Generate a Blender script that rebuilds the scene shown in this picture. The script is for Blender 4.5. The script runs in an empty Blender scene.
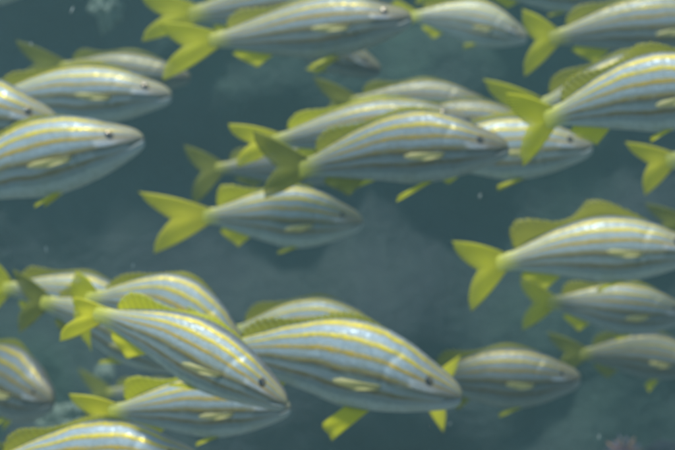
import bpy, math, random
from mathutils import Vector, Matrix, noise
R = math.radians
random.seed(7)
S = bpy.context.scene
COL = S.collection

# ------------------------------------------------------------------ camera
CAMZ = 1.0                       # height of the lens above the sea bed
FPX = 1500.0                     # focal length in photo pixels (photo 675 x 450)
cd = bpy.data.cameras.new('camera')
cam = bpy.data.objects.new('camera', cd)
COL.objects.link(cam)
cam.location = (0, 0, CAMZ)
cam.rotation_euler = (R(90), 0, 0)
cd.sensor_width = 36
cd.lens = 36 * FPX / 675
cd.clip_start = 0.02
cd.clip_end = 200
cd.dof.use_dof = True
cd.dof.focus_distance = 0.6
cd.dof.aperture_fstop = 19
S.camera = cam

# ------------------------------------------------------------------ sky
SUN_EL, SUN_AZ = 70, 215         # azimuth: clockwise from +Y (200 = behind the camera, a little left)
w = bpy.data.worlds.new('World')
S.world = w
w.use_nodes = True
wn = w.node_tree
bg = wn.nodes['Background']
sky = wn.nodes.new('ShaderNodeTexSky')
sky.sky_type = 'NISHITA'
sky.sun_disc = False
sky.sun_elevation = R(SUN_EL)
sky.sun_rotation = R(SUN_AZ)
wn.links.new(sky.outputs[0], bg.inputs[0])
bg.inputs[1].default_value = 0.12
# ------------------------------------------------------------------ sun
sl = bpy.data.lights.new('sun', 'SUN')
sl.energy = 3.8
sl.angle = R(6)                  # spread by the rippled water above
sl.color = (1.0, 0.97, 0.9)
sun = bpy.data.objects.new('sun', sl)
COL.objects.link(sun)
az, el = R(SUN_AZ), R(SUN_EL)
d = Vector((math.sin(az) * math.cos(el), math.cos(az) * math.cos(el), math.sin(el)))
sun.rotation_euler = d.to_track_quat('Z', 'Y').to_euler()
sun.location = d * 10
S.view_settings.view_transform = 'Standard'
S.view_settings.look = 'None'
S.view_settings.exposure = 0.38
S.view_settings.gamma = 1
S.view_settings.use_curve_mapping = False
S.render.engine = 'CYCLES'
S.cycles.volume_bounces = 2
S.cycles.transparent_max_bounces = 16

# ------------------------------------------------------------------ helpers
def at(px, py, dist):
    """photo pixel -> point at depth dist (metres along +Y)"""
    return Vector(((px - 337.5) / FPX * dist, dist, CAMZ - (py - 225) / FPX * dist))

def lerp(a, b, t): return a + (b - a) * t
def smooth(a, b, x):
    t = min(1, max(0, (x - a) / (b - a)))
    return t * t * (3 - 2 * t)

def interp(tab, x):
    """monotone-ish smooth interpolation (Catmull-Rom) through (x, y) pairs"""
    n = len(tab)
    if x <= tab[0][0]: return tab[0][1]
    if x >= tab[-1][0]: return tab[-1][1]
    for i in range(n - 1):
        if x <= tab[i + 1][0]: break
    x0, y0 = tab[i]; x1, y1 = tab[i + 1]
    def slope(k):
        a = max(0, k - 1); b = min(n - 1, k + 1)
        return (tab[b][1] - tab[a][1]) / (tab[b][0] - tab[a][0])
    h = x1 - x0; t = (x - x0) / h
    m0, m1 = slope(i) * h, slope(i + 1) * h
    return (2*t**3 - 3*t*t + 1) * y0 + (t**3 - 2*t*t + t) * m0 + (-2*t**3 + 3*t*t) * y1 + (t**3 - t*t) * m1

def mesh_obj(name, verts, faces, mat, parent=None, uvs=None, smooth_=True):
    me = bpy.data.meshes.new(name)
    me.from_pydata([tuple(v) for v in verts], [], faces)
    if uvs is not None:
        ul = me.uv_layers.new(name='UVMap')
        flat = []
        for lp in me.loops:
            flat.extend(uvs[lp.vertex_index])
        ul.data.foreach_set('uv', flat)
    if smooth_:
        me.polygons.foreach_set('use_smooth', [True] * len(me.polygons))
    me.materials.append(mat)
    o = bpy.data.objects.new(name, me)
    COL.objects.link(o)
    if parent: o.parent = parent
    return o

def tag(o, label=None, cat=None, group=None, kind=None):
    if label: o['label'] = label
    if cat: o['category'] = cat
    if group: o['group'] = group
    if kind: o['kind'] = kind
    return o

class NT:
    """tiny node helper"""
    def __init__(s, name):
        s.m = bpy.data.materials.new(name); s.m.use_nodes = True
        s.t = s.m.node_tree; s.n = s.t.nodes
        s.b = s.n['Principled BSDF']; s.out = s.n['Material Output']
    def new(s, typ, **k):
        x = s.n.new(typ)
        for a, v in k.items(): setattr(x, a, v)
        return x
    def put(s, sock, v):
        if hasattr(v, 'default_value') or isinstance(v, bpy.types.NodeSocket): s.t.links.new(v, sock)
        else: sock.default_value = v
    def math(s, op, a, b=0.0, c=None):
        x = s.new('ShaderNodeMath', operation=op)
        s.put(x.inputs[0], a); s.put(x.inputs[1], b)
        if c is not None: s.put(x.inputs[2], c)
        return x.outputs[0]
    def noise(s, vec, scale, detail=3, rough=.5):
        x = s.new('ShaderNodeTexNoise')
        if vec is not None: s.put(x.inputs['Vector'], vec)
        x.inputs['Scale'].default_value = scale; x.inputs['Detail'].default_value = detail
        x.inputs['Roughness'].default_value = rough
        return x.outputs['Fac']
    def ramp(s, fac, stops, interp_='LINEAR'):
        x = s.new('ShaderNodeValToRGB'); cr = x.color_ramp; cr.interpolation = interp_
        s.put(x.inputs[0], fac)
        while len(cr.elements) < len(stops): cr.elements.new(.5)
        for e, (p, c) in zip(cr.elements, stops):
            e.position = p; e.color = (*c, 1) if len(c) == 3 else c
        return x.outputs[0]
    def mix(s, fac, a, b, blend='MIX'):
        x = s.new('ShaderNodeMix', data_type='RGBA', blend_type=blend)
        s.put(x.inputs[0], fac)
        for i, v in ((6, a), (7, b)):
            if isinstance(v, tuple): v = (*v, 1) if len(v) == 3 else v
            s.put(x.inputs[i], v)
        return x.outputs[2]
    def bump(s, h, strength, dist):
        x = s.new('ShaderNodeBump'); s.put(x.inputs['Height'], h)
        x.inputs['Strength'].default_value = strength; x.inputs['Distance'].default_value = dist
        return x.outputs[0]
    def uv(s):
        x = s.new('ShaderNodeUVMap'); x.uv_map = 'UVMap'
        sep = s.new('ShaderNodeSeparateXYZ'); s.t.links.new(x.outputs[0], sep.inputs[0])
        return x.outputs[0], sep.outputs[0], sep.outputs[1]

# ------------------------------------------------------------------ materials
def body_material(name='fish_skin', dark=.88, rnd=0):
    k = NT(name)
    uvv, u, v = k.uv()
    info = k.new('ShaderNodeObjectInfo')
    comb = k.new('ShaderNodeCombineXYZ')
    k.put(comb.inputs[0], k.math('MULTIPLY', u, 5.0)); k.put(comb.inputs[1], k.math('MULTIPLY', v, 2.0))
    k.put(comb.inputs[2], k.math('MULTIPLY', info.outputs['Random'], 37.0))
    wob = k.noise(comb.outputs[0], 1.3, 2)
    vv = k.math('ADD', v, k.math('MULTIPLY', k.math('SUBTRACT', wob, .5), .075))
    silver = (.20, .26, .26); pale = (.36, .43, .43); grey = (.085, .11, .085); belly = (.38, .45, .42)
    yel = (.86, .66, .0); gold = (.62, .40, .01); brn = (.15, .105, .035); olive = (.20, .17, .05)
    back = (.15, .16, .17)
    vv = k.math('ADD', vv, k.math('MULTIPLY', k.math('SUBTRACT', info.outputs['Random'], .5), .05))
    fine = k.noise(comb.outputs[0], 14, 3, .7)
    vv = k.math('ADD', vv, k.math('MULTIPLY', k.math('SUBTRACT', fine, .5), .035))
    st = [(0.0, belly), (.10, belly), (.17, silver), (.215, (.24, .27, .25)), (.235, brn), (.27, olive), (.295, (.25, .29, .28)), (.35, silver),
          (.405, grey), (.425, brn), (.465, (.30, .24, .05)), (.495, (.26, .29, .27)), (.545, pale), (.59, (.33, .38, .38)), (.605, (.34, .25, .04)), (.645, gold),
          (.665, (.40, .42, .34)), (.70, pale), (.75, (.34, .40, .40)), (.765, (.42, .32, .04)), (.805, yel), (.825, (.44, .45, .34)), (.855, pale),
          (.895, (.34, .40, .42)), (.91, (.42, .33, .05)), (.94, yel), (.96, (.33, .34, .30)), (1.0, back)]
    col = k.ramp(vv, st)
    # scales: fine staggered mottling that follows the body
    mp = k.new('ShaderNodeCombineXYZ'); k.put(mp.inputs[0], k.math('MULTIPLY', u, 62.0)); k.put(mp.inputs[1], k.math('MULTIPLY', v, 26.0))
    vo = k.new('ShaderNodeTexVoronoi'); k.put(vo.inputs['Vector'], mp.outputs[0]); vo.inputs['Scale'].default_value = 1; vo.inputs['Randomness'].default_value = .55
    sc = vo.outputs['Distance']
    col = k.mix(k.math('MULTIPLY', smoothramp(k, sc, .35, .75), .28), col, (.14, .16, .14))
    # head: less striped, warm grey brown on the snout and cheek
    hd = smoothramp(k, u, .74, .93)
    hcol = k.ramp(vv, [(0, (.38, .43, .42)), (.28, (.30, .32, .30)), (.45, (.22, .20, .16)), (.56, (.30, .17, .06)), (.66, (.17, .15, .12)), (.8, (.28, .20, .08)), (1, (.19, .16, .12))])
    col = k.mix(k.math('MULTIPLY', hd, .55), col, hcol)
    # tail stalk takes the yellow of the fins
    tl = k.math('SUBTRACT', 1.0, smoothramp(k, u, -.02, .13))
    col = k.mix(k.math('MULTIPLY', tl, .85), col, (.62, .60, .02))
    # individual tone
    col = k.mix(.35, col, k.mix(info.outputs['Random'], (.36, .44, .52), (.48, .50, .42)), 'SOFT_LIGHT')
    blot = k.noise(comb.outputs[0], 5, 3)
    col = k.mix(k.math('MULTIPLY', smoothramp(k, blot, .5, .75), .3), col, (.27, .30, .27))
    # stripes fade in places, differently on every fish
    fade = smoothramp(k, k.noise(comb.outputs[0], 2.1, 2), .5, .72)
    col = k.mix(k.math('MULTIPLY', fade, .3), col, (.24, .27, .19))
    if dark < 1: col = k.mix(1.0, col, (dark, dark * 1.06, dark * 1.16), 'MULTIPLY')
    k.put(k.b.inputs['Base Color'], col)
    rv = k.math('SUBTRACT', v, .50)
    eye_glint = k.math('MULTIPLY', smoothramp(k, k.math('SUBTRACT', .05, k.math('ABSOLUTE', rv)), .0, .05), k.math('MULTIPLY', smoothramp(k, u, .80, .85), k.math('SUBTRACT', 1.0, smoothramp(k, u, .87, .93))))
    col2 = k.mix(k.math('MULTIPLY', eye_glint, .8), col, (.58, .62, .66)); k.put(k.b.inputs['Base Color'], col2)  # pale glint under the eye, painted into the skin colour
    cellr = k.new('ShaderNodeSeparateColor'); k.t.links.new(vo.outputs['Color'], cellr.inputs[0])
    shiny = k.math('MULTIPLY', smoothramp(k, cellr.outputs[0], .72, .8), .38)
    k.put(k.b.inputs['Metallic'], k.math('MAXIMUM', k.math('ADD', .1, k.math('MULTIPLY', shiny, .5)), k.math('MULTIPLY', eye_glint, .85)))
    k.b.inputs['Specular IOR Level'].default_value = .42
    k.put(k.b.inputs['Roughness'], k.math('SUBTRACT', k.math('ADD', .43, k.math('MULTIPLY', blot, .22)), k.math('MULTIPLY', k.math('MAXIMUM', eye_glint, k.math('MULTIPLY', shiny, .8)), .34)))
    k.put(k.b.inputs['Normal'], k.bump(sc, .35, .0006))
    return k.m

def smoothramp(k, x, a, b):
    n = k.new('ShaderNodeMapRange'); n.interpolation_type = 'SMOOTHSTEP'
    k.put(n.inputs[0], x); n.inputs[1].default_value = a; n.inputs[2].default_value = b
    return n.outputs[0]

def fin_material(name, c1, c2, clear, edge):
    k = NT(name)
    uvv, u, v = k.uv()            # u across the rays, v from root to edge
    info = k.new('ShaderNodeObjectInfo')
    ray = k.math('SINE', k.math('MULTIPLY', u, 150.0))
    rayf = smoothramp(k, ray, -.4, .9)
    cb = k.new('ShaderNodeCombineXYZ'); k.put(cb.inputs[0], k.math('MULTIPLY', u, 9.0)); k.put(cb.inputs[1], k.math('MULTIPLY', v, 3.0)); k.put(cb.inputs[2], k.math('MULTIPLY', info.outputs['Random'], 50.0))
    nz = k.noise(cb.outputs[0], 1.0, 3)
    col = k.mix(nz, c1, c2)
    col = k.mix(k.math('MULTIPLY', rayf, .5), col, tuple(x * .55 for x in c2))
    k.put(k.b.inputs['Base Color'], col)
    k.b.inputs['Roughness'].default_value = .45
    k.b.inputs['Specular IOR Level'].default_value = .4
    tr = k.new('ShaderNodeBsdfTranslucent'); k.put(tr.inputs[0], col)
    m1 = k.new('ShaderNodeMixShader'); m1.inputs[0].default_value = .5
    k.t.links.new(k.b.outputs[0], m1.inputs[1]); k.t.links.new(tr.outputs[0], m1.inputs[2])
    tp = k.new('ShaderNodeBsdfTransparent')
    m2 = k.new('ShaderNodeMixShader')
    a = k.math('ADD', clear, k.math('MULTIPLY', smoothramp(k, v, .55, 1.0), edge))
    a = k.math('MULTIPLY', a, k.math('SUBTRACT', 1.15, rayf))
    k.put(m2.inputs[0], a)
    k.t.links.new(m1.outputs[0], m2.inputs[1]); k.t.links.new(tp.outputs[0], m2.inputs[2])
    k.t.links.new(m2.outputs[0], k.out.inputs[0])
    return k.m

def simple(name, col, rough=.5, metal=0, spec=.5, noise_scale=None, col2=None):
    k = NT(name)
    if noise_scale:
        tc = k.new('ShaderNodeTexCoord')
        k.put(k.b.inputs['Base Color'], k.mix(k.noise(tc.outputs['Object'], noise_scale, 4), col, col2))
    else: k.b.inputs['Base Color'].default_value = (*col, 1)
    k.b.inputs['Roughness'].default_value = rough; k.b.inputs['Metallic'].default_value = metal
    k.b.inputs['Specular IOR Level'].default_value = spec
    return k.m

M_BODY = body_material()
M_BODY_MID = body_material('mid_shade_fish_skin', .66)  # darker copy: individual tone and weaker light both put into the colour
M_BODY_DULL = body_material('deep_shade_fish_skin', .52)  # darkest copy, for dim fish: their shade is mixed into the skin tone
M_FIN = fin_material('yellow_fin', (.82, .84, .015), (.68, .68, .02), .14, .4)
M_FIN_BRIGHT = fin_material('lemon_fin', (.93, .92, .03), (.84, .80, .04), .06, .35)
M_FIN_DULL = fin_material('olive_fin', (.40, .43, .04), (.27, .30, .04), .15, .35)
M_DORSAL = fin_material('dorsal_fin_skin', (.62, .62, .03), (.42, .42, .04), .25, .35)
M_PECT = fin_material('pectoral_fin', (.85, .83, .42), (.75, .70, .28), .25, .35)
M_EYE = simple('eye_iris', (.17, .16, .12), .25, .5, .8, 300, (.16, .11, .06))
M_PUPIL = simple('eye_pupil', (.006, .008, .012), .05, 0, 1.0)

# ------------------------------------------------------------------ fish
TOP = [(-.02, .046), (0, .050), (.07, .055), (.16, .086), (.28, .130), (.42, .170), (.54, .187), (.66, .178), (.78, .145), (.86, .110), (.92, .085), (.96, .065), (.985, .047), (1.0, .028)]
BOT = [(-.02, .046), (0, .050), (.07, .056), (.16, .085), (.28, .122), (.42, .160), (.54, .186), (.66, .178), (.78, .147), (.86, .115), (.92, .088), (.96, .068), (.985, .050), (1.0, .032)]
WID = [(-.02, .008), (0, .014), (.1, .022), (.25, .046), (.42, .076), (.58, .094), (.70, .098), (.80, .090), (.88, .070), (.94, .048), (.98, .030), (1.0, .016)]

def fan(name, starts, ends, normal, thick, mat, parent, warp, curve=None, steps=9):
    """a fin: one ray per (start, end); ridged, thicker at the root, as a closed shell"""
    n = len(starts); V = []; U = []; F = []
    for side in (1, -1):
        for i in range(n):
            a, b = starts[i], ends[i]
            ti = i / (n - 1)
            for j in range(steps):
                s = j / (steps - 1)
                p = a.lerp(b, s)
                if curve is not None: p = p + curve(ti, s)
                ridge = 1.25 if i % 2 else .7
                if i in (0, n - 1): ridge = .15
                th = thick * (1 - .85 * s) * ridge
                if j == steps - 1: th = thick * .03
                wv = normal * (math.sin(ti * 9 + s * 2.2) * thick * .9 * s)
                V.append(warp(p + wv + normal * th * side)); U.append((ti, s))
    N = n * steps
    for i in range(n - 1):
        for j in range(steps - 1):
            a = i * steps + j
            F.append((a, a + 1, a + steps + 1, a + steps))
            F.append((N + a, N + a + steps, N + a + steps + 1, N + a + 1))
    for i in range(n - 1):
        for j in (0, steps - 1):
            a = i * steps + j; q = (a, a + steps, N + a + steps, N + a)
            F.append(q if j == 0 else q[::-1])
    for j in range(steps - 1):
        for i in (0, n - 1):
            a = i * steps + j; q = (a, N + a, N + a + 1, a + 1)
            F.append(q if i == 0 else q[::-1])
    return mesh_obj(name, V, F, mat, parent, U)

GROUP = 'striped yellow-finned fish of the school'
COUNT = [0]

def fish(label, base, snout, D, yaw=0, h=None, tips=None, bend=0.0, arch=0.0, roll=0,
         dull=False, spiny=.018, soft=.055, pelvic=(.13, .06), swing=0.0, wid=1.0, pelw=.025, mid_tone=False, pect=(.185, .03), fin=None, group=GROUP):
    """base / snout: where the tail stalk ends and the snout tip stand, as seen in the photo; D: distance of the middle"""
    COUNT[0] += 1
    rnd = random.Random(COUNT[0] * 13 + 5)
    bx, by = base; sx, sy = snout
    lp = math.hypot(sx - bx, sy - by)
    half = math.tan(R(yaw)) * lp / FPX * D / 2
    roll += rnd.uniform(-7, 7); bend += rnd.uniform(-.022, .022); wid *= rnd.uniform(.9, 1.12)
    g1, g2, g3 = rnd.uniform(-.05, .05), rnd.uniform(-.05, .06), rnd.uniform(-.04, .04)
    A = at(bx, by, D + half); B = at(sx, sy, D - half)
    ax = (B - A); L = ax.length; ax.normalize()
    hpx_nat = .372 * L / D * FPX
    hs = 1.0 if h is None else h / hpx_nat
    flip = 1 if ax.x >= 0 else -1
    zax = (Vector((0, 0, 1)) - ax * ax.z).normalized()
    yax = zax.cross(ax).normalized()
    if roll:
        q = Matrix.Rotation(R(roll), 3, ax); zax = q @ zax; yax = q @ yax
    root = bpy.data.objects.new('striped_fish', None)
    COL.objects.link(root); root.empty_display_size = .03
    mid = A.lerp(B, .5)
    rot = Matrix((ax, yax, zax)).transposed()
    root.matrix_world = Matrix.Translation(mid) @ rot.to_4x4()
    tag(root, label, 'fish', group)

    def warp(p):                       # p in units of L, u from 0 (tail stalk) to 1 (snout)
        u = p.x
        yy = bend * ((2 * u - 1) ** 2 - 1)
        zz = arch * (1 - (2 * u - 1) ** 2) if u > 0 else arch * 4 * u
        sw = swing * u * u * (1 if u < 0 else 0) + (swing * u if u < 0 else 0)
        return Vector(((u - .5) * L, (p.y + yy + sw) * L, (p.z * hs + zz) * L))

    # ---- body
    NU, NT_ = 84, 56
    V = []; U = []; F = []
    for i in range(NU):
        t = i / (NU - 1)
        u = -.02 + 1.02 * (math.sin(t * math.pi / 2) ** .93 * .62 + t * .38)
        tp, bt, wd = interp(TOP, u), interp(BOT, u), interp(WID, u) * wid
        mm = smooth(.1, .4, u) * (1 - smooth(.85, 1, u))
        tp *= 1 + mm * (g1 + g3 * math.sin(u * 7)); bt *= 1 + mm * (g2 - g3 * math.cos(u * 6))
        for j in range(NT_):
            th = 2 * math.pi * j / NT_
            c, s = math.cos(th), math.sin(th)
            z = (tp if c >= 0 else bt) * (abs(c) ** .92) * (1 if c >= 0 else -1)
            e = 1.12 if c >= 0 else .92
            y = wd * (abs(s) ** e) * (1 if s >= 0 else -1)
            v = (z + bt) / (tp + bt)
            # gill cover: a raised plate whose rear edge is a step
            ug = .715 + .075 * (2.1 * (v - .46)) ** 2
            if .12 < v < .86:
                lift = smooth(ug - .004, ug + .012, u) * (1 - smooth(ug + .03, ug + .17, u))
                y *= 1 + .055 * lift
                y *= 1 - .05 * (smooth(ug - .03, ug - .004, u) * (1 - smooth(ug - .004, ug + .004, u)))
            # cheek plate (preopercle)
            up = .815 + .04 * (2.1 * (v - .42)) ** 2
            if .15 < v < .6:
                y *= 1 + .03 * smooth(up - .003, up + .008, u) * (1 - smooth(up + .02, up + .08, u))
            # added ridge under the eye, shaped to catch the painted glint
            y *= 1 + .13 * math.exp(-((v - .48) / .06) ** 2) * smooth(.79, .83, u) * (1 - smooth(.92, .95, u))
            # mouth: a slit running back and down from the snout
            zm = -.004 - (1 - u) * .42
            if u > .925:
                g = math.exp(-((z - zm) / .0065) ** 2) * smooth(.925, .95, u)
                y *= 1 - .5 * g
                z += (.004 if z > zm else -.004) * (-g)
            V.append(warp(Vector((u, y, z)))); U.append((u, v))
    for i in range(NU - 1):
        for j in range(NT_):
            a = i * NT_ + j; b = i * NT_ + (j + 1) % NT_
            F.append((a, b, b + NT_, a + NT_))
    # rounded caps
    V.append(warp(Vector((-.03, 0, 0)))); U.append((0, .5)); c0 = len(V) - 1
    V.append(warp(Vector((1.006, 0, -.003)))); U.append((1, .5)); c1 = len(V) - 1
    for j in range(NT_):
        k2 = (j + 1) % NT_
        F.append((c0, k2, j)); e = (NU - 1) * NT_
        F.append((c1, e + j, e + k2))
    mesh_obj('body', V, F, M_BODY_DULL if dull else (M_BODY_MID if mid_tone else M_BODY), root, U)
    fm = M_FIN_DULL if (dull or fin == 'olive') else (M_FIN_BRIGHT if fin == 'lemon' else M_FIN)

    # ---- tail fin
    if tips is None:
        tu, tl = Vector((-.40, 0, .20)), Vector((-.37, 0, -.22))
    else:
        out = []
        axd = Vector((sx - bx, sy - by)).normalized()
        for (qx, qy) in tips:
            dv = Vector((qx - bx, qy - by))
            px_ = dv.dot(axd) / lp
            pz_ = -(axd.x * dv.y - axd.y * dv.x) * FPX / FPX / lp * (1)
            # height is not foreshortened by the yaw, length is
            pz_ *= (lp / FPX * D) / L * flip
            z_ = (pz_ - arch * 4 * px_) / hs
            out.append(Vector((px_, 0, z_)))
        tu, tl = out
    n = 35; st, en = [], []
    fork = Vector((-.225 * (abs(tu.x) + abs(tl.x)) / .8, 0, (tu.z + tl.z) * .25))
    for i in range(n):
        t = i / (n - 1) * 2 - 1
        tip = tu if t > 0 else tl
        a = abs(t)
        e = fork.lerp(tip, a ** 1.12)
        bul = math.sin(math.pi * a)
        e = e + Vector((-.028 * bul, 0, .004 * bul * (1 if t > 0 else -1)))
        e = e * (1 - .012 * rnd.random() - (.03 * rnd.random() if a > .8 else 0))
        st.append(Vector((.035, 0, .046 * t))); en.append(e)
    def tc(ti, s):
        t = ti * 2 - 1
        tip = tu if t > 0 else tl
        return Vector((0, 0, math.sin(math.pi * s) * .016 * abs(t) * (1 if t > 0 else -1) * min(1, abs(tip.z) / .15)))
    fan('tail_fin', st, en, Vector((0, 1, 0)), .009, fm, root, warp, tc, 11)

    # ---- dorsal fin: spiny front, soft rear
    st, en = [], []; n = 45
    for i in range(n):
        t = i / (n - 1); u = lerp(.09, .78, t)
        z0 = interp(TOP, u) - .012
        hh = soft * math.exp(-((u - .20) / .10) ** 2) * smooth(.07, .13, u) + spiny * 1.0 * math.exp(-((u - .58) / .14) ** 2) + .008
        hh *= smooth(.80, .72, u) if u > .72 else 1
        hh *= 1 + .10 * (rnd.random() - .5)
        if u > .38: hh *= 1.05 if i % 2 else .92
        st.append(Vector((u, 0, z0))); en.append(Vector((u - hh * .85 - .01, 0, z0 + hh + .012)))
    fan('dorsal_fin', st, en, Vector((0, 1, 0)), .006, M_FIN_DULL if dull else (M_FIN if fin == 'lemon' else M_DORSAL), root, warp, None, 6)

    # ---- anal fin
    st, en = [], []; n = 15
    for i in range(n):
        t = i / (n - 1); u = lerp(.13, .31, t)
        z0 = -interp(BOT, u) + .012
        hh = lerp(.035, .095, t ** .8) * (1 + .06 * rnd.random())
        st.append(Vector((u, 0, z0))); en.append(Vector((u - hh * .9, 0, z0 - hh * .75)))
    fan('anal_fin', st, en, Vector((0, 1, 0)), .006, fm, root, warp, None, 6)

    # ---- pelvic fins
    for sd in (1, -1):
        st, en = [], []; n = 11
        for i in range(n):
            t = i / (n - 1)
            u = lerp(.61 - pelw, .61 + pelw, t)
            st.append(Vector((u, sd * .028 * wid, -interp(BOT, u) * .93)))
            ln = lerp(.55, 1, t ** .7)
            en.append(Vector((u - pelvic[0] * ln - .02, sd * (.028 + .035 * ln), -interp(BOT, u) * .93 - pelvic[1] * lerp(.55, 1, t))))
        fan('pelvic_fin', st, en, Vector((.2, .9, .4)).normalized(), .005, M_FIN, root, warp, None, 7)

    # ---- pectoral fins
    for sd in (1, -1):
        pa = rnd.uniform(-8, 10)
        st, en = [], []; n = 15
        for i in range(n):
            t = i / (n - 1)
            z0 = lerp(-.052, -.03, t); u = .70 + .012 * t
            y0 = interp(WID, u) * wid * .90
            ln = (.5 + .5 * smooth(0, .7, t)) * (1 - .15 * smooth(.8, 1, t)) * pect[0]; fi = R(lerp(13, 0, t) + pa)
            st.append(Vector((u, sd * y0, z0)))
            en.append(Vector((u - ln * math.cos(fi), sd * (y0 + .018 + pect[1] * ln / .2 + .004), z0 - ln * math.sin(fi))))
        fan('pectoral_fin', st, en, Vector((.2, sd, .1)).normalized(), .004, M_PECT, root, warp,
            lambda ti, s, sd=sd: Vector((0, sd * .012 * math.sin(math.pi * s), 0)), 8)

    # ---- eyes
    ue, ze, re = .868, .026, .033
    for sd in (1, -1):
        yc = interp(WID, ue) * wid * .90 - .010
        for nm, rr, fl, off, mt in (('eye', re, .40, 0.0, M_EYE), ('pupil', re * .66, .30, re * .26, M_PUPIL)):
            V = []; F = []; na, nb = 20, 10
            for a in range(nb + 1):
                ph = math.pi / 2 * a / nb
                for b in range(na):
                    th = 2 * math.pi * b / na
                    V.append(warp(Vector((ue + rr * math.sin(ph + 1e-4) * math.cos(th), sd * (yc + off + rr * fl * math.cos(ph)), ze + rr * math.sin(ph + 1e-4) * math.sin(th) / hs))))
            for a in range(nb):
                for b in range(na):
                    p = a * na + b; q = a * na + (b + 1) % na
                    f = (p, q, q + na, p + na)
                    F.append(f if sd * 1 < 0 else f[::-1])
            if nm == 'eye': eye = mesh_obj(nm, V, F, mt, root)
            else: mesh_obj(nm, V, F, mt, eye)
    return root

#FISHLIST
# --- top row
fish('grey fish high in the top row, cut by the top edge, between two yellow tails', (192, 14), (398, -10), 1.62, 8, 70, ((137, -8), (140, 42)), mid_tone=True, soft=.06)
fish('long striped fish under the topmost one, lower tail lobe hanging over a dim fish', (212, 40), (411, 18), 1.42, 10, 64, ((158, 22), (163, 84)), mid_tone=True, pelvic=(.12, .08))
fish('faint bluish fish head peeking out below the long striped fish of the top row', (262, 22), (380, 71), 1.78, 12, 44, dull=True)
fish('small complete fish in the middle of the top row with blunt snout', (412, 16), (527, 38), 1.95, 5, 45, ((376, -8), (382, 42)), arch=.05)
fish('fish cut by the top edge above the small complete one and the top right tail', (474, -18), (634, -6), 1.75, 8, 46)
fish('top right fish with tall forked tail and bluish back leaving the frame', (552, 38), (742, 26), 1.6, 5, 62, ((521, 8), (524, 77)), spiny=.05, arch=.03, mid_tone=True)
fish('sliver of a fish belly in the top left corner of the picture', (-120, -4), (40, -16), 1.6, 0, 42)
# --- upper left
fish('upper left fish with dark eye and pale pectoral fin, snout in open water', (-16, 103), (171, 96), 1.45, 8, 61, bend=-.02, arch=.03)
fish('fish head cut by the left edge between the two larger upper left fish', (-150, 90), (58, 124), 1.3, 10, 74)
fish('lower fish of the upper left trio, nose up, with shiny eye', (-72, 196), (143, 139), 1.22, 10, 76, arch=.03)
fish('dim fish behind the upper left trio, overlapped by a hanging tail lobe', (62, 66), (190, 78), 1.8, 6, 42, dull=True)
# --- centre
fish('lone fish in the centre with bright yellow forked tail and open water below it', (205, 216), (362, 222), 1.5, 6, 60, ((136, 191), (151, 255)), arch=.012, soft=.085, fin='lemon')
fish('front fish of the central cluster, nose right, body rising from an olive tail', (302, 169), (508, 148), 1.22, 12, 74, ((250, 128), (262, 200)), arch=.045, pelvic=(.16, .09), fin='olive', mid_tone=True)
fish('fish with the brightest yellow tail of the central cluster, behind its front fish', (274, 141), (470, 120), 1.4, 5, 56, ((226, 123), (236, 168)), arch=.015, mid_tone=True, fin='lemon')
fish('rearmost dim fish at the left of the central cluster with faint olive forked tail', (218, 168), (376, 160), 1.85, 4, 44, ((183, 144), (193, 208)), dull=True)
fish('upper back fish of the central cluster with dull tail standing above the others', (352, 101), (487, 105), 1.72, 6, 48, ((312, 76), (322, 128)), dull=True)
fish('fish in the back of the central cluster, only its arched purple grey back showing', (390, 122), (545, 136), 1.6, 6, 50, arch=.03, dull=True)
fish('rightmost head of the central cluster, half covered by a yellow tail', (408, 152), (592, 147), 1.4, 6, 66)
# --- right
fish('large right hand fish with bold yellow stripes climbing out of the frame', (548, 119), (752, 88), 1.15, 10, 78, ((504, 92), (522, 168)), arch=.05, spiny=.05)
fish('fish behind the large right hand one, its raised yellow tail lobe pointing up left', (538, 108), (716, 78), 1.55, 5, 64, ((481, 78), (500, 140)), arch=.04)
fish('fish leaving at the right edge with only a bright yellow tail in view', (668, 160), (830, 166), 1.5, 5, 60, ((623, 141), (645, 196)), fin='lemon')
fish('dim fish tail at the right edge above the snout of the middle right fish', (684, 222), (820, 240), 1.75, 5, 50, ((643, 202), (652, 246)), dull=True)
fish('middle right fish with wide forked tail and two raised dorsal humps', (500, 263), (700, 252), 1.35, 5, 68, ((450, 240), (470, 313)), arch=.04, spiny=.085, soft=.11)
fish('shaded fish directly under the middle right fish with yellow pelvic fin', (550, 302), (690, 314), 1.65, 5, 52, ((519, 277), (521, 331)), mid_tone=True)
fish('small dull fish low at the right edge with one pale pelvic fin hanging down', (582, 354), (706, 364), 1.85, 5, 49, ((546, 331), (556, 376)), dull=True, arch=.03, pelvic=(.06, .10))
fish('lower right fish with bluish back, tail hidden by the big pale fish', (424, 378), (580, 379), 1.5, 6, 62, ((396, 350), (392, 398)), arch=.0, dull=True)
fish('fish turned the other way behind the big pale snout, two yellow tail tips showing', (426, 392), (300, 380), 1.40, -10, 44, ((461, 355), (443, 433)), fin='lemon')
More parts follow.
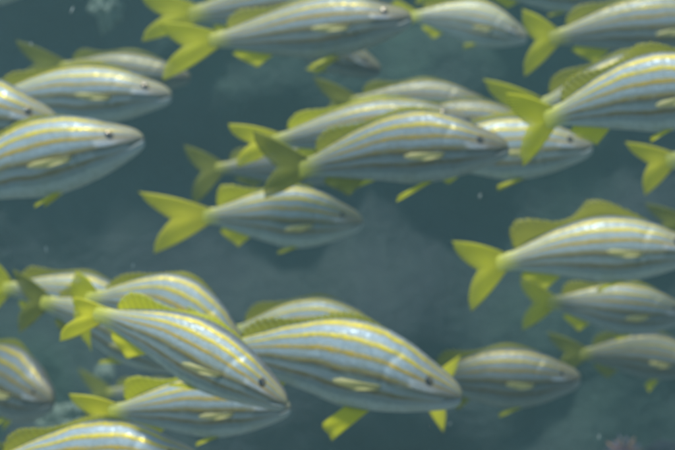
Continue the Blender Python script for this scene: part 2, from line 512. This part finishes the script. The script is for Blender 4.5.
# --- lower left and centre
fish('big pale fish in the lower centre, nose down to the right, largest of the school', (222, 350), (461, 397), 1.12, 14, 86, ((184, 304), (190, 400)), arch=.05, bend=.03, spiny=.035, soft=.04, pelvic=(.10, .155), pelw=.05)
fish('bright fish slanting down to the right with stubby glowing yellow tail', (98, 314), (286, 404), 1.0, 18, 67, ((74, 296), (54, 342)), fin='lemon', arch=.04, bend=.02, spiny=.02, soft=.07)
fish('striped fish directly behind the slanting one, with an upright yellow tail', (88, 300), (244, 356), 1.2, 10, 74, ((77, 270), (90, 352)), arch=.10, spiny=.02, soft=.03)
fish('fish in the lower left whose dark olive tail crosses the fish behind it', (44, 302), (190, 368), 1.38, 12, 60, ((14, 268), (14, 334)), fin='olive', arch=.04, pelvic=(.14, .07))
fish('leftmost fish of the lower left pile, only its raised tail tip at the edge', (6, 288), (150, 322), 1.55, 6, 54, ((-8, 258), (-14, 318)), arch=.04)
fish('dim striped fish whose arched back shows above the big pale fish', (232, 334), (392, 344), 1.5, 6, 60, ((194, 310), (204, 362)), arch=.07)
fish('fish along the bottom with yellow upper tail lobe and shiny eye', (112, 412), (290, 408), 1.12, 8, 62, ((67, 393), (82, 446)), fin='lemon', arch=.02, soft=.09)
fish('fish cut by the bottom edge, its striped back below the other bottom fish', (-12, 468), (200, 462), 1.05, 8, 76, arch=.03)
fish('grey fish turning towards the camera in the lower left corner, face in view', (-44, 356), (53, 403), 1.5, 42, 74, dull=True, wid=1.15, pelvic=(.12, .11))
fish('olive tail tip in the bottom left corner below the turning grey fish', (34, 470), (170, 500), 1.3, 5, 56, ((-6, 440), (6, 486)), dull=True)
fish('blurry far fish in the dark gap of the lower left, behind all the others', (108, 392), (206, 402), 2.15, 5, 36, ((76, 367), (84, 420)), dull=True)
#ENDFISH

# ------------------------------------------------------------------ setting
def rock_material(name, stops, sc=1.0, bumpd=.03, tint=None):
    k = NT(name)
    tc = k.new('ShaderNodeTexCoord'); ob = tc.outputs['Object']
    a = k.noise(ob, 2.2 * sc, 5, .6); b = k.noise(ob, 11 * sc, 5, .65)
    f = k.math('ADD', k.math('MULTIPLY', a, .65), k.math('MULTIPLY', b, .35))
    col = k.ramp(f, stops)
    if tint: col = k.mix(smoothramp(k, k.noise(ob, .9, 2), .42, .6), col, k.mix(1.0, col, tint, 'MULTIPLY'))
    k.put(k.b.inputs['Base Color'], col)
    k.b.inputs['Roughness'].default_value = .85
    k.put(k.b.inputs['Normal'], k.bump(b, .8, bumpd))
    return k.m
M_ROCK = rock_material('rock', [(.30, (.004, .010, .016)), (.45, (.010, .021, .026)), (.57, (.018, .033, .034)), (.68, (.032, .05, .047)), (.78, (.08, .10, .095))], 1.0, .05, (.7, 1.25, .85))
M_ROCK2 = rock_material('boulder_rock', [(.3, (.008, .015, .024)), (.5, (.02, .033, .045)), (.7, (.05, .07, .085))], 3)
M_SAND = rock_material('sand', [(.3, (.10, .12, .11)), (.5, (.20, .21, .18)), (.7, (.30, .31, .26))], 1.5, .01)

def fbm(p, o=5):
    return noise.fractal(p, 1.0, 2.0, o)

WALLY = 3.6
V = []; F = []; nx, nz = 220, 110
for j in range(nz):
    for i in range(nx):
        x = lerp(-5.5, 5.5, i / (nx - 1)); z = lerp(-.1, 3.4, j / (nz - 1))
        p = Vector((x * .9, z * .9, 3.1))
        y = WALLY + .9 * abs(x / 5.5) ** 2 * -1.2 + (3.4 - z) * -.05
        y -= .26 * fbm(p, 3) + .16 * fbm(p * 3.2, 4) + .22 * abs(noise.noise(p * 1.7))
        V.append((x, y, z))
for j in range(nz - 1):
    for i in range(nx - 1):
        a = j * nx + i; F.append((a, a + 1, a + nx + 1, a + nx))
n0 = len(V)                                   # back side, so that the wall is a solid
for (x, z) in ((-5.5, -.1), (5.5, -.1), (5.5, 3.4), (-5.5, 3.4)): V.append((x, WALLY + 1.0, z))
F.append((n0, n0 + 3, n0 + 2, n0 + 1))
F.append(tuple([n0, n0 + 1] + [i for i in range(nx - 1, -1, -1)]))
F.append(tuple([n0 + 2, n0 + 3] + [(nz - 1) * nx + i for i in range(nx)]))
F.append(tuple([n0 + 3, n0] + [j * nx for j in range(nz)]))
F.append(tuple([n0 + 1, n0 + 2] + [j * nx + nx - 1 for j in range(nz - 1, -1, -1)]))
wall = mesh_obj('rock_wall', V, F, M_ROCK)
tag(wall, 'dark mottled rock face fading into blue green water behind all the fish', 'rock wall')

V = []; F = []; n = 160
for j in range(n):
    for i in range(n):
        x = lerp(-6.5, 6.5, i / (n - 1)); y = lerp(-3, 5.5, j / (n - 1))
        V.append((x, y, .04 * fbm(Vector((x, y, 0)), 4) + .01 * noise.noise(Vector((x * 6, y * 6, 2)))))
for j in range(n - 1):
    for i in range(n - 1):
        a = j * n + i; F.append((a, a + 1, a + n + 1, a + n))
tag(mesh_obj('sea_bed', V, F, M_SAND), kind='structure')

def boulder(name, loc, r, scl, mat, label, cat, seed, amp=.35, group=None, freq=1.6):
    V = []; F = []; na, nb = 64, 40
    for a in range(nb + 1):
        ph = math.pi * a / nb
        for b in range(na):
            th = 2 * math.pi * b / na
            dv = Vector((math.sin(ph) * math.cos(th), math.sin(ph) * math.sin(th), math.cos(ph)))
            k = 1 + amp * fbm(dv * freq + Vector((seed, 0, 0)), 5)
            V.append(Vector((dv.x * scl[0], dv.y * scl[1], dv.z * scl[2])) * r * k)
    for a in range(nb):
        for b in range(na):
            p = a * na + b; q = a * na + (b + 1) % na
            F.append((p, p + na, q + na, q))
    o = mesh_obj(name, V, F, mat); o.location = loc
    return tag(o, label, cat, group)

# the rock that carries the spiny tuft at the bottom right, and reef rocks low in the picture
p = at(624, 449, 1.9)
top = p.z - .022
boulder('boulder', (p.x, 1.92, top / 2 - .0), 1, (.24, .22, top / 2 + .01), M_ROCK2, 'dark boulder under the small spiny tuft at the bottom right', 'rock', 3, .12)
M_SP1 = simple('spine_orange', (.55, .22, .12), .5, 0, .4, 60, (.62, .45, .36))
M_SP2 = simple('spine_violet', (.30, .26, .42), .5)
def tube(V, F, a, b, r0, r1, k=7):
    dv = (b - a).normalized(); s = dv.orthogonal().normalized(); t = dv.cross(s); n0 = len(V)
    for q, rr in ((a, r0), (b, r1)):
        for i in range(k):
            th = 2 * math.pi * i / k; V.append(q + (s * math.cos(th) + t * math.sin(th)) * rr)
    for i in range(k):
        j = (i + 1) % k; F.append((n0 + i, n0 + j, n0 + k + j, n0 + k + i))
    F.append(tuple(n0 + k + i for i in range(k))); F.append(tuple(n0 + i for i in range(k - 1, -1, -1)))
ur = bpy.data.objects.new('sea_urchin', None); COL.objects.link(ur); ur.location = (p.x, 1.9, p.z - .006)
tag(ur, 'small tuft of orange and violet spines at the bottom edge on the right', 'sea urchin')
V = []; F = []; na, nb = 24, 14
for a in range(nb + 1):
    for b in range(na):
        ph = math.pi * a / nb; th = 2 * math.pi * b / na
        V.append(Vector((math.sin(ph) * math.cos(th), math.sin(ph) * math.sin(th), .7 * math.cos(ph))) * .009)
for a in range(nb):
    for b in range(na):
        q = a * na + b; q2 = a * na + (b + 1) % na; F.append((q, q + na, q2 + na, q2))
mesh_obj('shell', V, F, M_SP2, ur)
rr = random.Random(4)
for i in range(46):
    ph = math.acos(lerp(1, -.15, (i + .5) / 46)); th = i * 2.399963
    dv = Vector((math.sin(ph) * math.cos(th), math.sin(ph) * math.sin(th), math.cos(ph)))
    V = []; F = []
    tube(V, F, dv * .006, dv * (.020 + .008 * rr.random()), .0011, .0004)
    mesh_obj('spine', V, F, M_SP1 if i % 3 else M_SP2, ur)

M_CORAL = rock_material('pale_coral', [(.3, (.25, .30, .28)), (.5, (.45, .50, .46)), (.7, (.62, .66, .60))], 12, .01)
M_CORAL2 = rock_material('green_coral', [(.3, (.06, .10, .08)), (.5, (.15, .21, .17)), (.7, (.30, .37, .31))], 10, .01)
q = at(108, 4, 2.95)
boulder('coral_head', q, .03, (.9, .8, 1.3), M_CORAL2, 'pale lumpy coral growing high on the rock wall left of the top row tails', 'coral', 11, .6, None, 2.6)
# reef outcrop behind the lower left pile, from the sea bed up
q = at(100, 420, 2.6)
boulder('boulder', (q.x, 2.65, q.z / 2), 1, (.28, .25, q.z / 2 + .02), M_ROCK, 'tall dim reef rock behind the gap between the lower left fish', 'rock', 5, .16)
q = at(105, 373, 2.45)
boulder('coral_head', q, .017, (1, .9, 1), M_CORAL2, 'faint round pale coral knob in the dark gap of the lower left', 'coral', 21, .2, None, 2)
q = at(70, 425, 2.42)
boulder('coral_head', q, .045, (1.1, .8, .8), M_CORAL2, 'faint greenish coral lump low in the gap above the bottom fish', 'coral', 31, .5, None, 2.4)

# drifting specks
M_SPECK = simple('speck', (.42, .46, .44), .6)
for (sx, sy, D, wpx, hpx, ang, lab) in (
        (72, 10, 1.2, .9, 3.2, 25, 'white drifting speck in open water near the top left corner'),
        (31, 44, 1.3, .9, 1.4, 0, 'round white speck drifting above the upper left fish'),
        (46, 249, 1.25, .8, 2.6, -8, 'upright white speck drifting left of the lone central fish, below the upper left trio'),
        (133, 266, 1.25, .8, 2.4, 5, 'upright white speck drifting just under the lone fish tail'),
        (480, 196, 1.3, .8, 2.2, 20, 'white speck drifting above the tail of the middle right fish'),
        (599, 437, 1.25, .8, 2.2, 10, 'white speck drifting left of the spiny tuft'),
        (450, 424, 1.3, .8, 1.6, 40, 'white speck drifting right of the lower yellow tail tip')):
    V = []; F = []; na, nb = 10, 6
    for a in range(nb + 1):
        for b in range(na):
            ph = math.pi * a / nb; th = 2 * math.pi * b / na
            V.append(Vector((wpx * math.sin(ph) * math.cos(th), wpx * math.sin(ph) * math.sin(th), hpx * math.cos(ph) * (1 + .2 * math.sin(th * 2)))) * (D / FPX))
    for a in range(nb):
        for b in range(na):
            q0 = a * na + b; q1 = a * na + (b + 1) % na; F.append((q0, q0 + na, q1 + na, q1))
    o = mesh_obj('drifting_speck', V, F, M_SPECK); o.location = at(sx, sy, D); o.rotation_euler = (0, R(ang), 0)
    tag(o, lab, 'speck', 'specks drifting in the water')

# ------------------------------------------------------------------ the murky water as haze
x0, x1, y0, y1, z0, z1 = -7, 7, -3.5, 6, -1.0, 3.6
V = [(x, y, z) for z in (z0, z1) for y in (y0, y1) for x in (x0, x1)]
F = [(0, 2, 3, 1), (4, 5, 7, 6), (0, 1, 5, 4), (2, 6, 7, 3), (0, 4, 6, 2), (1, 3, 7, 5)]
k = NT('murky_water')
k.n.remove(k.b)
pv = k.new('ShaderNodeVolumePrincipled')
pv.inputs['Color'].default_value = (.36, .66, .71, 1)
pv.inputs['Density'].default_value = .072
pv.inputs['Anisotropy'].default_value = .3
k.t.links.new(pv.outputs[0], k.out.inputs['Volume'])
hz = mesh_obj('haze', V, F, k.m, smooth_=False)
hz['kind'] = 'stuff'
